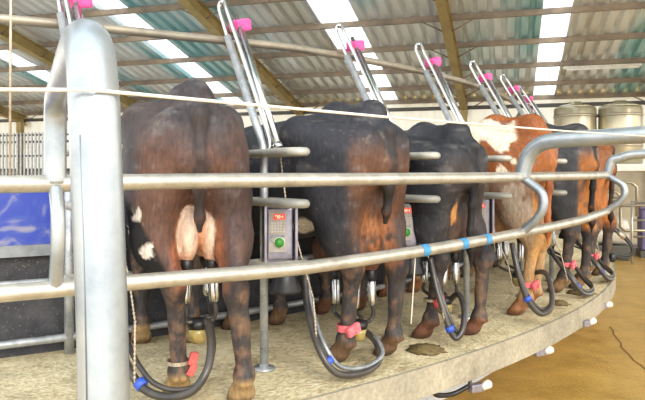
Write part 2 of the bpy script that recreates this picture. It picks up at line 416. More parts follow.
for z in (-0.47, -0.8, -1.1):
    mb = MB(); mb.tube([(2.15, 12.9, z), (3.75, 12.9, z)], 0.02, 8); mb.build('rail', M['pipe'], t)
t = shed(thing('plastic_crate', 'violet plastic crate standing behind the thin steel railing', 'crate'))
mb = MB(); mb.box((2.9, 14.2, -CAMZ + 0.55), (0.8, 0.5, 0.8), bev=0.03); mb.build('body', M['cage'], t)
mb = MB(); mb.box((2.9, 14.2, -CAMZ + 0.07), (0.85, 0.55, 0.14), bev=0.01); mb.build('pallet', M['darkpipe'], t)
mb = MB(); mb.box((2.9, 14.2, -CAMZ + 1.0), (0.86, 0.56, 0.1), bev=0.02); mb.build('rim', M['cage'], t)

# ---------------------------------------------------------------- rotary platform
A0, A1 = -82.0, 24.0
def annulus(r0, r1, z0, z1, a0=A0, a1=A1, n=200):
    mb = MB(); vs = []; fs = []
    for i in range(n + 1):
        a = a0 + (a1 - a0) * i / n
        for (r, z) in ((r0, z0), (r1, z0), (r1, z1), (r0, z1)): vs.append(pol(a, r, z))
    for i in range(n):
        for k in range(4):
            k2 = (k + 1) % 4
            fs.append((i * 4 + k, i * 4 + k2, (i + 1) * 4 + k2, (i + 1) * 4 + k))
    fs.append((3, 2, 1, 0)); fs.append(tuple(n * 4 + k for k in range(4)))
    mb.add(vs, fs, False); return mb
platform = thing('rotary_platform', 'round concrete milking platform the cows stand on', 'milking platform', (0, 0, 0))
annulus(8.30, 9.80, DECK - 0.15, DECK).build('deck', M['deck'], platform)
annulus(9.80, 9.82, DECK - 0.15, DECK).build('edge_band', M['deckedge'], platform)
annulus(8.33, 8.37, DECK, DECK + 0.86).build('front_wall', M['skirt'], platform)
annulus(8.375, 8.40, DECK + 0.60, DECK + 0.93, -72, -55.6, 40).build('blue_panel', M['blue'], platform)
annulus(8.375, 8.43, DECK + 0.54, DECK + 0.60, -72, -55.0, 40).build('panel_rail', M['trimgrey'], platform)
for z in (0.09, 0.40):
    mb = MB(); mb.tube([pol(a, 8.46, DECK + z) for a in np.linspace(-75, 10, 120)], 0.022, 8); mb.build('kick_rail', M['bail'], platform)
for k in range(9):
    a = -57.26 + 9.42 / 2 * k
    mb = MB(); mb.tube([pol(a, 8.46, DECK), pol(a, 8.46, DECK + 0.98)], 0.027, 10); mb.build('front_post', M['bail'], platform)
annulus(7.9, 8.2, 0.0, DECK - 0.15).build('under_wall', M['skirt'], platform)

# ---------------------------------------------------------------- outer retaining rail with hoops
RR = 9.90
def h_low(a): return float(np.interp(a, [-64, -59.8, -57.7, -53.6, -49.5, -43.8, -38.5, -35.4, -30], [-.376, -.377, -.376, -.383, -.363, -.329, -.306, -.283, -.26]))
def h_up(a): return float(np.interp(a, [-64, -59.8, -56, -52, -43.8, -35.4, -30], [-.026, -.026, -.018, -.015, -.006, .006, .012]))
guard = thing('guard_rail', 'two-bar galvanised guard rail curving round the cows with big end hoops', 'guard rail')
angs = list(np.linspace(-70, -34.1, 90))
mb = MB(); mb.tube([pol(a, RR, CAMZ + h_up(a)) for a in angs], 0.029, 16); mb.build('upper_rail', M['pipe'], guard)
mb = MB(); mb.tube([pol(a, RR, CAMZ + h_low(a)) for a in angs], 0.029, 16); mb.build('lower_rail', M['pipe'], guard)
def along(a, t, h):   # a point t metres outwards of the rail at angle a, h above the eye
    return pol(a, RR + t, CAMZ + h)
def scurve(a, name, bulge=0.13, flat=False):
    hu, hl = h_up(a), h_low(a); P = []
    for q, bl in ((0, 0), (0.10, .35), (0.25, .85), (0.42, 1), (0.6, .92), (0.78, .6), (0.92, .2), (1, 0)):
        P.append(along(a, bulge * bl, hu + (hl - hu) * q))
    mb = MB(); mb.tube(P, 0.023 if flat else 0.026, 14, smooth_path=5); mb.build(name, M['hoop'], guard)
def hoop(a, pts, r):
    mb = MB(); mb.tube(pts, r, 20, smooth_path=8); mb.build('hoop', M['hoop'], guard)
aL = -59.2
scurve(aL, 'connector', 0.06, True); scurve(-43.95, 'connector'); scurve(-34.1, 'connector', 0.13)
# left hoop: rises from the rail, runs out towards the camera and drops as the big near post
FL = along(aL, 0, 0); NP = Vector((-0.338, 0.985, 0)); dv = (NP - Vector((FL.x, FL.y, 0)))
def hl_pt(t, h): return Vector((FL.x + dv.x * t, FL.y + dv.y * t, CAMZ + h))
lean = -0.012
sh = lambda p, d: Vector((p.x + d, p.y, p.z))
hoop(aL, [hl_pt(0, h_up(aL)), hl_pt(0, 0.10), hl_pt(0.005, 0.18), hl_pt(0.03, 0.235), hl_pt(0.10, 0.258), hl_pt(0.3, 0.262), sh(hl_pt(0.6, 0.25), -.004), sh(hl_pt(0.85, 0.236), -.008), sh(hl_pt(0.95, 0.206), -.009), sh(hl_pt(0.99, 0.135), -.008), sh(hl_pt(1.0, 0.05), -.006), sh(hl_pt(1.0, -0.3), .006), sh(hl_pt(1.0, -0.8), .012), sh(hl_pt(1.0, -CAMZ + 0.01), .014)], [0.036] * 6 + [0.038] * 8)
mb = MB(); mb.tube([(NP.x - 0.006, NP.y - 0.0365, CAMZ - 0.35), (NP.x - 0.010, NP.y - 0.0366, CAMZ - 0.1), (NP.x - 0.016, NP.y - 0.0366, CAMZ + 0.06)], 0.0009, 6); mb.build('weld_seam', M['trimgrey'], guard)
mb = MB(); mb.lathe([(0.09, 0), (0.09, 0.015), (0.042, 0.015), (0.042, 0.05)], (NP.x + 0.014, NP.y, 0)); mb.build('foot_flange', M['hoop'], guard)
def simple_hoop(a, hh, length, r, rise):
    P = [along(a, 0, h_up(a)), along(a, 0.012, 0.05), along(a, 0.04, 0.12), along(a, 0.10, hh - 0.025), along(a, 0.2, hh), along(a, 0.5, hh + rise * 0.4), along(a, length - 0.2, hh + rise), along(a, length - 0.06, hh - 0.03), along(a, length, hh - 0.15), along(a, length, -0.5), along(a, length, -CAMZ + 0.01)]
    hoop(a, P, r)
    mb = MB(); q = along(a, length, 0); mb.lathe([(0.1, 0), (0.1, 0.015), (r + .004, 0.015), (r + .004, 0.05)], (q.x, q.y, 0)); mb.build('foot_flange', M['hoop'], guard)
simple_hoop(-43.95, 0.20, 1.35, 0.045, 0.02)
simple_hoop(-34.1, 0.165, 1.35, 0.036, 0.02)
for px_a in (-49.35, -47.55, -46.3):
    mb = MB(); a = px_a; d = 0.14
    mb.tube([pol(a - d, RR, CAMZ + h_low(a - d)), pol(a + d, RR, CAMZ + h_low(a + d))], 0.0305, 16, caps=False); mb.build('tape_band', M['bluetape'], guard)
# thin cord hanging from the taped spot of the rail
mb = MB(); mb.tube([pol(-49.45, RR - 0.032, CAMZ + h_low(-49.45)), pol(-49.5, RR - 0.04, CAMZ - 0.55), pol(-49.6, RR - 0.04, CAMZ - 0.72)], 0.003, 6, smooth_path=4)
mb.build('hanging_cord', M['rope'], guard)

# rope stretched along the fence and the thin upright rope at the left
mb = MB(); P0 = Vector((-0.335, 0.942, CAMZ + 86 / 650 * 0.942)); P1 = Vector((1.66, 3.22, CAMZ + 39 / 650 * 3.22))
Pm = P0.lerp(P1, 0.25); Pm.z -= 0.006
mb.tube([P0 + Vector((-0.65, 0.0, 0.003)), P0, Pm, P0.lerp(P1, 0.6) + Vector((0, 0, -0.006)), P1, P1.lerp(P0, -0.2)], 0.003, 8)
tag(mb.build('fence_rope', M['rope']), 'thin white rope stretched from the big near post across the cows\' rumps', 'rope')
mb = MB(); mb.tube([(-1.01, 2.13, CAMZ + 4.85), (-1.01, 2.12, CAMZ + 2.0), (-1.012, 2.11, CAMZ + 0.5), (-1.01, 2.10, CAMZ - 0.02)], 0.0045, 6)
tag(mb.build('hanging_rope', M['chain']), 'thin pinkish rope hanging straight down to the upper guard rail at the left edge', 'rope')

# overhead ring pipe
mb = MB(); mb.tube([pol(a, 8.80, CAMZ + float(np.interp(a, [-70, -59, -54, -49, -42, -36, 0], [.71, .745, .764, .795, .80, .806, .806]))) for a in np.linspace(-72, 10, 130)], 0.024, 12)
tag(mb.build('overhead_pipe', M['ring']), 'long overhead ring pipe running behind the leaning stall arms', 'pipe')

# ---------------------------------------------------------------- bail (stall divider)
BAILS = [-57.95, -52.6, -47.0, -41.9, -35.8, -30.1, -24.0, -18.6]
TWIST = [-3, 3, 6, 15, 15, 15, 15, 15, 15, 15]   # stalls are set at a slight slant to the radius
BL = ['stall divider hidden behind the big near post, only its pink box showing above',
      'stall divider between the two nearest cows, its red display in full view',
      'stall divider right of the second cow, its panel half hidden by her thigh',
      'stall divider right of the third cow, leaning arms above the black cow',
      'stall divider right of the orange and white cow, fifth pink box from the left',
      'stall divider beyond the orange and white cow, sixth pink box from the left',
      'stall divider past the orange and white cow, seventh pink box from the left',
      'stall divider farthest round the ring behind the far cows']
def make_bail():
    t = thing('stall_divider', BL[0], 'stall divider', (0, 0, 0), 0, 'stall dividers round the platform')
    mb = MB(); mb.tube([(0, 0, 0), (0, 0, 1.06), (0.012, 0, 1.12), (0.05, 0, 1.19), (0.41, 0, 1.74)], 0.021, 14)
    mb.lathe([(0.055, 0), (0.055, 0.012), (0.024, 0.012), (0.024, 0.03)]); mb.build('post', M['bail'], t)
    mb = MB(); mb.tube([(0.38, 0.0, 1.69), (0.50, 0.0, 1.885), (0.523, -0.002, 1.93), (0.515, -0.008, 1.955), (0.49, -0.014, 1.95), (0.455, -0.018, 1.90), (0.02, -0.022, 1.22), (-0.02, -0.012, 1.10)], 0.012, 10, smooth_path=4); mb.build('hoop', M['steel'], t)
    mb = MB(); mb.tube([(-0.05, -0.05, 1.12), (0.37, -0.06, 1.77)], 0.022, 14); mb.tube([(-0.06, -0.05, 1.105), (-0.045, -0.05, 1.128)], 0.027, 14); mb.build('ram', M['steel'], t)
    mb = MB(); mb.tube([(0.37, -0.06, 1.77), (0.43, -0.06, 1.87)], 0.012, 8); mb.tube([(0.41, 0, 1.74), (0.34, -0.06, 1.72)], 0.01, 8); mb.build('ram_mount', M['darkpipe'], t)
    R = Matrix.Rotation(math.radians(-12), 3, 'Y') @ Matrix.Rotation(math.radians(-14), 3, 'X') @ Matrix.Rotation(math.radians(12), 3, 'Z')
    mb = MB(); mb.box((0.425, -0.085, 1.818), (0.085, 0.10, 0.066), R, 0.012); mb.build('pink_box', M['pink'], t)
    for z, nm in ((1.082, 'upper_bar'), (0.842, 'lower_bar')):
        mb = MB(); P = [(0.12, 0.0), (0.10, 0.04), (0.0, 0.047), (-0.25, 0.047), (-0.33, 0.035), (-0.36, 0.0), (-0.33, -0.035), (-0.25, -0.047), (0.0, -0.047), (0.10, -0.04), (0.12, 0.0)]
        mb.tube([(x, y, z) for x, y in P], 0.02, 12, smooth_path=4, caps=False)
        mb.box((-0.17, 0, z + 0.004), (0.30, 0.08, 0.02)); mb.build(nm, M['bar'], t)
    # control panel in its channel frame, facing outwards
    mb = MB(); cy, cz = -0.035, 0.685; R = Matrix.Rotation(math.radians(-20), 3, 'Z')
    C = Vector((-0.10, cy, cz))
    def L(x, y, z): return C + R @ Vector((x, y, z))
    mb.box(L(0.03, 0, 0), (0.06, 0.125, 0.25), R, 0.006); p = mb.build('control_panel', M['panelside'], t)
    mb = MB(); mb.box(L(-0.002, 0.014, 0.012), (0.008, 0.088, 0.205), R, 0.002); mb.build('membrane', M['panelface'], p)
    mb = MB(); mb.box(L(-0.008, 0.006, 0.085), (0.006, 0.055, 0.026), R); mb.build('display', M['led'], p)
    mb = MB()
    for (dy, seg) in ((0.016, 'abcf'), (0.002, 'abcdefg'), (-0.012, 'bcg')):
        S_ = {'a': (0, .007, .009, .002), 'd': (0, -.007, .009, .002), 'g': (0, 0, .009, .002), 'f': (.0045, .0035, .002, .007), 'b': (-.0045, .0035, .002, .007), 'e': (.0045, -.0035, .002, .007), 'c': (-.0045, -.0035, .002, .007)}
        for s_ in seg:
            a_, b_, w_, h_ = S_[s_]; mb.box(L(-0.0125, 0.006 + dy + a_, 0.085 + b_), (0.002, w_, h_), R)
    mb.build('digits', M['digit'], p)
    mb = MB()
    for i in range(5):
        for j in range(4): mb.box(L(-0.008, 0.042 - i * 0.015, 0.055 - j * 0.014), (0.005, 0.011, 0.0095), R, 0.001)
    mb.build('keypad', M['key'], p)
    mb = MB(); c0 = L(-0.006, 0.006, -0.042); ax = R @ Vector((-1, 0, 0)); mb.lathe([(0.024, -0.001), (0.024, 0.006), (0.0, 0.009)], c0, ax, 24, 0); mb.lathe([(0.029, -0.001), (0.029, 0.003), (0.0, 0.003)], c0, ax, 24, 1)
    mb.build('round_button', [M['green'], M['white']], p)
    mb = MB(); yy = 0.046
    mb.tube([L(-0.008, 0.046 - 0.0055 * i, -0.010 + (0.008 if i % 2 else -0.008) * (1 if i < 6 else 0.6)) for i in range(13)], 0.0022, 6)
    mb.tube([L(-0.007, 0.05, 0.0), L(-0.007, 0.052, -0.025), L(-0.007, 0.04, -0.04)], 0.002, 6); mb.build('lettering', M['logo'], p)
    mb = MB(); mb.box(L(0.025, 0.075, 0.0), (0.09, 0.012, 0.30), R); mb.box(L(0.025, -0.077, 0.0), (0.10, 0.012, 0.30), R); mb.box(L(0.07, 0, 0.0), (0.01, 0.15, 0.30), R); mb.build('channel_frame', M['panelside'], t)
    mb = MB(); mb.tube([(-0.02, 0.10, 0.545), (-0.19, 0.09, 0.55), (-0.225, 0.0, 0.555), (-0.20, -0.12, 0.55), (-0.02, -0.16, 0.545), (0.0, 0.0, 0.545), (-0.02, 0.10, 0.545)], 0.014, 8, smooth_path=4); mb.build('hose_bracket', M['bar'], t)
    mb = MB(); mb.lathe([(0.076, 0.40), (0.08, 0.415), (0.06, 0.465), (0.055, 0.515), (0.02, 0.53)], (-0.13, -0.045, 0), n=20); mb.build('wash_cup', M['rubber'], t)
    mb = MB(); P = [Vector((-0.055, -0.055, 1.11)), Vector((-0.07, -0.085, 0.85)), Vector((-0.14, -0.14, 0.55)), Vector((-0.25, -0.13, 0.38)), Vector((-0.33, -0.1, 0.16))]
    mb.tube(P, 0.0035, 6)
    for i in range(4):
        n_ = int((P[i + 1] - P[i]).length / 0.018)
        for k in range(n_): mb.ball(P[i].lerp(P[i + 1], k / n_), 0.0062, 6, sc=(1, 1, 1.2))
    mb.build('lift_chain', M['chain'], t)
    return t
bail0 = make_bail()
for i, a in enumerate(BAILS):
    loc = pol(a, 9.33, DECK); rz = math.radians(a + 180 - TWIST[i])
    if i == 0: bail0.location = loc; bail0.rotation_euler = (0, 0, rz)
    else: copy_thing(bail0, loc, rz, BL[i])

# ---------------------------------------------------------------- cows
_rng = np.random.RandomState(11); LAT = _rng.rand(32, 32, 32).astype(np.float32)
def vnoise(P, sc, seed=0):
    p = P * sc + seed * 7.31; i = np.floor(p).astype(np.int64); fr = (p - i).astype(np.float32); fr = fr * fr * (3 - 2 * fr); i &= 31; j = (i + 1) & 31
    x0, y0, z0 = i[:, 0], i[:, 1], i[:, 2]; x1, y1, z1 = j[:, 0], j[:, 1], j[:, 2]; fx, fy, fz = fr[:, 0], fr[:, 1], fr[:, 2]
    c00 = LAT[x0, y0, z0] * (1 - fx) + LAT[x1, y0, z0] * fx; c10 = LAT[x0, y1, z0] * (1 - fx) + LAT[x1, y1, z0] * fx
    c01 = LAT[x0, y0, z1] * (1 - fx) + LAT[x1, y0, z1] * fx; c11 = LAT[x0, y1, z1] * (1 - fx) + LAT[x1, y1, z1] * fx
    return (c00 * (1 - fy) + c10 * fy) * (1 - fz) + (c01 * (1 - fy) + c11 * fy) * fz
def fbm(P, sc, seed=0, o=4):
    s = 0; a = 0.5; t = 0
    for k in range(o): s = s + a * vnoise(P, sc * 2 ** k, seed + k); t += a; a *= 0.55
    return s / t

def sd_cone(P, a, b, ra, rb):   # tapered capsule (radius varies linearly)
    a = np.array(a, np.float32); b = np.array(b, np.float32); ba = b - a
    h = np.clip(((P - a) @ ba) / (ba @ ba), 0, 1)
    return np.linalg.norm(P - a - h[:, None] * ba, axis=1) - (ra + (rb - ra) * h)
def sd_ell(P, c, r):
    q = P - np.array(c, np.float32); r = np.array(r, np.float32)
    k0 = np.linalg.norm(q / r, axis=1); k1 = np.linalg.norm(q / (r * r), axis=1)
    return k0 * (k0 - 1.0) / np.maximum(k1, 1e-6)
def smin(a, b, k):
    h = np.maximum(k - np.abs(a - b), 0) / k; return np.minimum(a, b) - h * h * k * 0.25

def cow_sdf(P, c):
    """distance field of a standing cow: x forward, origin between the hind hooves, z up"""
    ub = c['ub']; d = None
    def U(e, k):
        nonlocal d
        d = e if d is None else smin(d, e, k)
    U(sd_ell(P, (0.78, 0, 0.94), (0.78, 0.345, 0.345)), 0.1)           # barrel
    U(sd_ell(P, (0.20, 0, 1.05), (0.42, 0.235, 0.205)), 0.12)          # croup
    U(sd_cone(P, (0.20, 0, 1.325), (0.95, 0, 1.225), 0.032, 0.055), 0.10)  # spine
    U(sd_cone(P, (-0.075, 0, 1.342), (0.20, 0, 1.325), 0.026, 0.032), 0.07)
    if c['seed'] != 3: U(sd_cone(P, (0.04, 0, 0.92), (0.02, 0, ub + 0.16), 0.15, 0.11), 0.06)
    U(sd_cone(P, (-0.04, 0, 1.265), (0.95, 0, 1.165), 0.06, 0.085), 0.09)
    for s in (1, -1):
        U(sd_cone(P, (0.22, 0, 1.315), (0.30, s * 0.17, 1.215), 0.035, 0.05), 0.10)
        U(sd_cone(P, (-0.06, 0, 1.31), (-0.09, s * 0.11, 1.17), 0.03, 0.05), 0.08)
        U(sd_ell(P, (0.30, s * 0.215, 1.195), (0.10, 0.065, 0.075)), 0.11)   # hook bone
        U(sd_cone(P, (0.30, s * 0.20, 1.21), (-0.10, s * 0.10, 1.14), 0.07, 0.06), 0.10)
        U(sd_ell(P, (-0.125, s * 0.105, 1.145), (0.05, 0.045, 0.06)), 0.09)  # pin bone
        U(sd_ell(P, (0.13, s * 0.165, 0.98), (0.23, 0.115, 0.25)), 0.09)     # thigh
        U(sd_cone(P, (-0.07, s * 0.125, 1.06), (-0.035, s * 0.165, 0.74), 0.085, 0.075), 0.08)  # buttock
        hx, hy = c['hind'][0 if s > 0 else 1]                                  # hoof position
        hy *= 1.0
        kx, ky, kz = -0.10 + hx * 0.85, hy * 0.5 + s * 0.058, 0.50              # hock
        U(sd_cone(P, (0.09, s * 0.175, 0.86), (0.0 + hx * 0.4, s * 0.172, 0.66), 0.118, 0.086), 0.06)
        U(sd_cone(P, (0.01 + hx * 0.4, s * 0.17, 0.70), (kx + 0.025, ky, kz), 0.088, 0.05), 0.05)
        U(sd_cone(P, (-0.07 + hx * 0.4, s * 0.165, 0.70), (kx - 0.035, ky, kz + 0.045), 0.05, 0.03), 0.05)
        U(sd_ell(P, (kx, ky, kz), (0.066, 0.045, 0.068)), 0.04)
        U(sd_cone(P, (kx + 0.005, ky, kz), (hx - 0.045, hy, 0.15), 0.047, 0.037), 0.03)
        U(sd_ell(P, (hx - 0.045, hy, 0.13), (0.048, 0.046, 0.05)), 0.03)        # fetlock
        for q in (1, -1):
            U(sd_ell(P, (hx - 0.088, hy + q * 0.02, 0.105), (0.014, 0.012, 0.017)), 0.012)
            U(sd_cone(P, (hx + 0.005, hy + q * 0.023, 0.05), (hx + 0.045, hy + q * 0.027, 0.012), 0.036, 0.036), 0.012)
        U(sd_cone(P, (hx - 0.04, hy, 0.125), (hx + 0.005, hy, 0.05), 0.043, 0.045), 0.03)
        fx, fy = c['fore'][0 if s > 0 else 1]
        U(sd_ell(P, (1.12, s * 0.21, 0.98), (0.20, 0.10, 0.27)), 0.10)          # shoulder
        U(sd_cone(P, (1.06, s * 0.19, 0.80), (1.03 + 0.3 * (fx - 1), s * 0.175, 0.60), 0.11, 0.07), 0.07)
        mx = 1.0 * fx + 0.03
        U(sd_cone(P, (1.03 + 0.3 * (fx - 1), s * 0.175, 0.62), (mx, fy, 0.34), 0.068, 0.047), 0.04)
        U(sd_ell(P, (mx + 0.005, fy, 0.33), (0.05, 0.047, 0.055)), 0.03)
        U(sd_cone(P, (mx, fy, 0.33), (fx, fy, 0.13), 0.04, 0.034), 0.03)
        U(sd_ell(P, (fx, fy, 0.12), (0.046, 0.044, 0.047)), 0.03)
        for q in (1, -1):
            U(sd_cone(P, (fx + 0.03, fy + q * 0.022, 0.05), (fx + 0.06, fy + q * 0.026, 0.012), 0.035, 0.035), 0.012)
        U(sd_cone(P, (fx, fy, 0.115), (fx + 0.03, fy, 0.05), 0.041, 0.043), 0.03)
    U(sd_ell(P, (1.12, 0, 0.92), (0.34, 0.25, 0.34)), 0.10)          # chest
    U(sd_cone(P, (1.05, 0, 1.17), (1.22, 0, 1.14), 0.09, 0.08), 0.12)  # withers
    hz = c.get('head', 0.0)
    U(sd_cone(P, (1.25, 0, 1.06), (1.68, 0, 1.12 + hz), 0.20, 0.115), 0.12)  # neck
    U(sd_cone(P, (1.28, 0, 0.86), (1.64, 0, 1.02 + hz), 0.13, 0.09), 0.12)
    U(sd_cone(P, (1.72, 0, 1.14 + hz), (1.92, 0, 0.96 + hz), 0.115, 0.085), 0.07)  # head
    U(sd_cone(P, (1.90, 0, 0.97 + hz), (2.05, 0, 0.83 + hz), 0.08, 0.066), 0.05)
    for s in (1, -1):
        U(sd_ell(P, (1.70, s * 0.20, 1.19 + hz), (0.045, 0.10, 0.04)), 0.04)   # ear
        U(sd_ell(P, (1.80, s * 0.098, 1.11 + hz), (0.03, 0.02, 0.025)), 0.015)  # eye
    # udder
    z0 = ub; uy = c.get('uy', 0.0)
    for s in (1, -1):
        U(sd_ell(P, (0.02, uy + s * 0.052, z0 + 0.115), (0.10, 0.055, 0.125)), 0.02)
        U(sd_ell(P, (0.20, uy + s * 0.062, z0 + 0.105), (0.13, 0.078, 0.12)), 0.04)
        for x in (0.0, 0.17): U(sd_cone(P, (x, uy + s * 0.055, z0 + 0.03), (x, uy + s * 0.055, z0 - 0.03), 0.022, 0.014), 0.015)
    # tail
    tl = c['tail']
    for i in range(len(tl) - 1): U(sd_cone(P, tl[i][:3], tl[i + 1][:3], tl[i][3], tl[i + 1][3]), 0.03)
    n = np.float32(0.010) * (fbm(P, 9.0, 3, 2) - 0.5) + np.float32(0.012) * (fbm(P, 4.0, 5, 2) - 0.5)
    return np.maximum(d + n, -P[:, 2])

def surface_nets(lo, hi, h, fn):
    nx, ny, nz = [int(math.ceil((hi[i] - lo[i]) / h)) + 1 for i in range(3)]
    X, Y, Z = np.meshgrid(lo[0] + h * np.arange(nx), lo[1] + h * np.arange(ny), lo[2] + h * np.arange(nz), indexing='ij')
    P = np.stack([X.ravel(), Y.ravel(), Z.ravel()], 1).astype(np.float32)
    # coarse pass keeps only points near the surface
    F = fn(P).reshape(nx, ny, nz); G = F < 0
    cells = np.zeros((nx - 1, ny - 1, nz - 1), np.int8)
    for dx in (0, 1):
        for dy in (0, 1):
            for dz in (0, 1): cells += G[dx:nx - 1 + dx, dy:ny - 1 + dy, dz:nz - 1 + dz]
    act = (cells > 0) & (cells < 8); idx = -np.ones(act.shape, np.int64); ii = np.argwhere(act); idx[act] = np.arange(len(ii))
    acc = np.zeros((len(ii), 3)); cnt = np.zeros(len(ii)); cor = [(a, b_, c_) for a in (0, 1) for b_ in (0, 1) for c_ in (0, 1)]
    for a in cor:
        for ax in range(3):
            if a[ax]: continue
            b_ = list(a); b_[ax] = 1
            fa = F[ii[:, 0] + a[0], ii[:, 1] + a[1], ii[:, 2] + a[2]]; fb = F[ii[:, 0] + b_[0], ii[:, 1] + b_[1], ii[:, 2] + b_[2]]
            m = (fa < 0) != (fb < 0); t = np.where(m, fa / np.where(m, fa - fb, 1), 0)
            p = np.array(a, float)[None] + t[:, None] * (np.array(b_) - np.array(a))[None]
            acc[m] += p[m]; cnt[m] += 1
    V = (ii + acc / cnt[:, None]) * h + np.array(lo)
    faces = []
    for ax in range(3):
        o1, o2 = (ax + 1) % 3, (ax + 2) % 3
        sl0 = [slice(None)] * 3; sl1 = [slice(None)] * 3; sl0[ax] = slice(0, -1); sl1[ax] = slice(1, None)
        A, B = G[tuple(sl0)], G[tuple(sl1)]; e = np.argwhere(A != B); e = e[(e[:, o1] > 0) & (e[:, o2] > 0) & (e[:, o1] < F.shape[o1] - 1) & (e[:, o2] < F.shape[o2] - 1)]
        ins = A[e[:, 0], e[:, 1], e[:, 2]]
        def q(d1, d2):
            w_ = e.copy(); w_[:, o1] += d1; w_[:, o2] += d2; return idx[w_[:, 0], w_[:, 1], w_[:, 2]]
        Q = np.stack([q(-1, -1), q(0, -1), q(0, 0), q(-1, 0)], 1)
        Q[~ins] = Q[~ins][:, ::-1]; faces.append(Q)
    return V, np.concatenate(faces)

L3 = lambda h: np.array(lin(h), np.float32)
def mixc(c, col, m): return c * (1 - m[:, None]) + L3(col)[None] * m[:, None]
def stp(x, a, b): t = np.clip((x - a) / (b - a), 0, 1); return t * t * (3 - 2 * t)
def coat(P, c):
    x, y, z = P[:, 0], P[:, 1], P[:, 2]; k = c['kind']; sd = c['seed']; ub = c['ub']
    n1 = fbm(P, 5, sd, 4); n2 = fbm(P, 22, sd + 9, 3); n3 = fbm(P, 60, sd + 20, 2); ay = np.abs(y)
    C = np.tile(L3(c['base'])[None], (len(P), 1)); C = mixc(C, c['base2'], stp(n1, 0.42, 0.68))
    sx_ = x + 0.5 * ay; rear = stp(-sx_, c.get('rx', -0.18), c.get('rx', -0.18) + c.get('rw', 0.16))
    if k in ('brown', 'black'):
        C = mixc(C, c['rear'], rear * stp(z, 0.55, 0.72) * stp(1.22 - z, 0, 0.18) * (0.45 + 0.55 * stp(n1, 0.36, 0.58)) * c.get('rk', 1))
        C = mixc(C, c['orange'], rear * stp(z, 0.42, 0.55) * stp(0.86 - z, 0, 0.15) * stp(0.135 - ay, 0, 0.05) * stp(n2, 0.30, 0.55) * c.get('ok', 1))
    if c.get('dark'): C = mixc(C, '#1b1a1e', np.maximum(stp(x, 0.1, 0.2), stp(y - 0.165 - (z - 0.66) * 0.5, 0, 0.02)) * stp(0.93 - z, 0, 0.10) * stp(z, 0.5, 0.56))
    if k == 'pied':
        edge = fbm(P, 3.6, sd + 3, 3)
        edge = edge + 1.5 * (fbm(P, 6.0, sd + 17, 3) - 0.5); wh = stp(edge + 0.30 * (1.28 - z) + 0.12 * stp(x, 0.05, 0.4) - 0.57, 0.0, 0.03) * stp(sx_, 0.05, 0.09)
        C = mixc(C, '#d2c4ad', wh); C = mixc(C, '#9a8468', wh * stp(0.98 - z, 0, 0.22) * stp(n2, 0.30, 0.6))
        C = mixc(C, '#8a5636', wh * stp(0.95 - z, 0, 0.1) * stp(fbm(P, 7, sd + 5, 3), 0.52, 0.58))
        low = stp(1.0 - z + 0.12 * (n1 - 0.5), 0, 0.12) * stp(sx_, -0.08, -0.02)
        C = mixc(C, '#8c7a68', low * 0.95); C = mixc(C, '#6a4430', low * stp(fbm(P, 9, sd + 5, 3), 0.50, 0.58) * 0.8); C = mixc(C, '#a88a64', stp(0.62 - z, 0, 0.1) * 0.8)
        C = mixc(C, '#c08a4c', rear * stp(0.95 - z, 0, 0.15) * stp(n2, 0.35, 0.6))
    # dried dung and scuffed hair
    C = mixc(C, '#7d6e5a', stp(n3, 0.70, 0.80) * stp(n1, 0.48, 0.62) * 0.32)
    sc = fbm(P * np.array([1, 1, 3.0], np.float32), 9, sd + 31, 3); C = mixc(C, '#6f6a68', stp(sc, 0.60, 0.74) * 0.35 * stp(z, 0.7, 0.9))
    # shanks
    C = mixc(C, c['shank'], stp(0.55 - z, 0, 0.12) * (1.0 if k != 'pied' else 0.25))
    C = mixc(C, c['shank2'], stp(0.58 - z, 0, 0.1) * stp(n2, 0.46, 0.72) * 0.45)
    C = mixc(C, c['hoof'], stp(0.135 - z, 0, 0.03) * (0.6 + 0.4 * n2))
    C = mixc(C, '#3c2c22', stp(0.045 - z, 0, 0.02) * 0.6)
    # belly patch
    if c.get('belly'):
        bx, bz, br = c['belly']
        m = stp(br - np.hypot((x - bx) * 0.8, z - bz), 0, 0.03) * stp(y, 0.08, 0.11) * stp(x, 0.075, 0.095)
        m2 = m * (1 - stp(fbm(P, 9, sd + 4, 2), 0.55, 0.58)); C = mixc(C, '#d9cfc4', m2)
    for sx, sz, sr in c.get('spots', []):
        C = mixc(C, '#d9cfc4', stp(sr + 0.06 * (fbm(P, 30, sd + 2, 2) - 0.5) - np.hypot((y - sx) * 1.2, (z - sz) * 0.8), 0, 0.006))
    if c.get('flash'):
        fx_, fy_, fz_, fr = c['flash']; m = stp(fr - np.sqrt((y - fy_) ** 2 + ((z - fz_) * 0.6) ** 2) + 0.05 * (n2 - 0.5), 0, 0.015) * rear; C = mixc(C, '#c98e52', m)
    # udder
    uy = c.get('uy', 0.0)
    du = np.full(len(P), 9.0, np.float32)
    for s in (1, -1):
        du = np.minimum(du, sd_ell(P, (0.02, uy + s * 0.052, ub + 0.115), (0.10, 0.055, 0.125))); du = np.minimum(du, sd_ell(P, (0.20, uy + s * 0.062, ub + 0.105), (0.13, 0.078, 0.12)))
        for xx in (0.0, 0.17): du = np.minimum(du, sd_cone(P, (xx, uy + s * 0.055, ub + 0.03), (xx, uy + s * 0.055, ub - 0.03), 0.022, 0.014))
    m = stp(0.014 - du, 0, 0.008); C = mixc(C, c['udder'], m); pk = m * (1.0 if c['udder'] == D['udder'] else 0.25); C = mixc(C, '#c9875e', pk * stp(0.03 - np.abs(y - uy), 0, 0.025) * 0.8); C = mixc(C, '#d99c7c', pk * stp(ub + 0.06 - z, 0, 0.06) * 0.6)
    # tail
    dt = np.full(len(P), 9.0, np.float32); tl = c['tail']
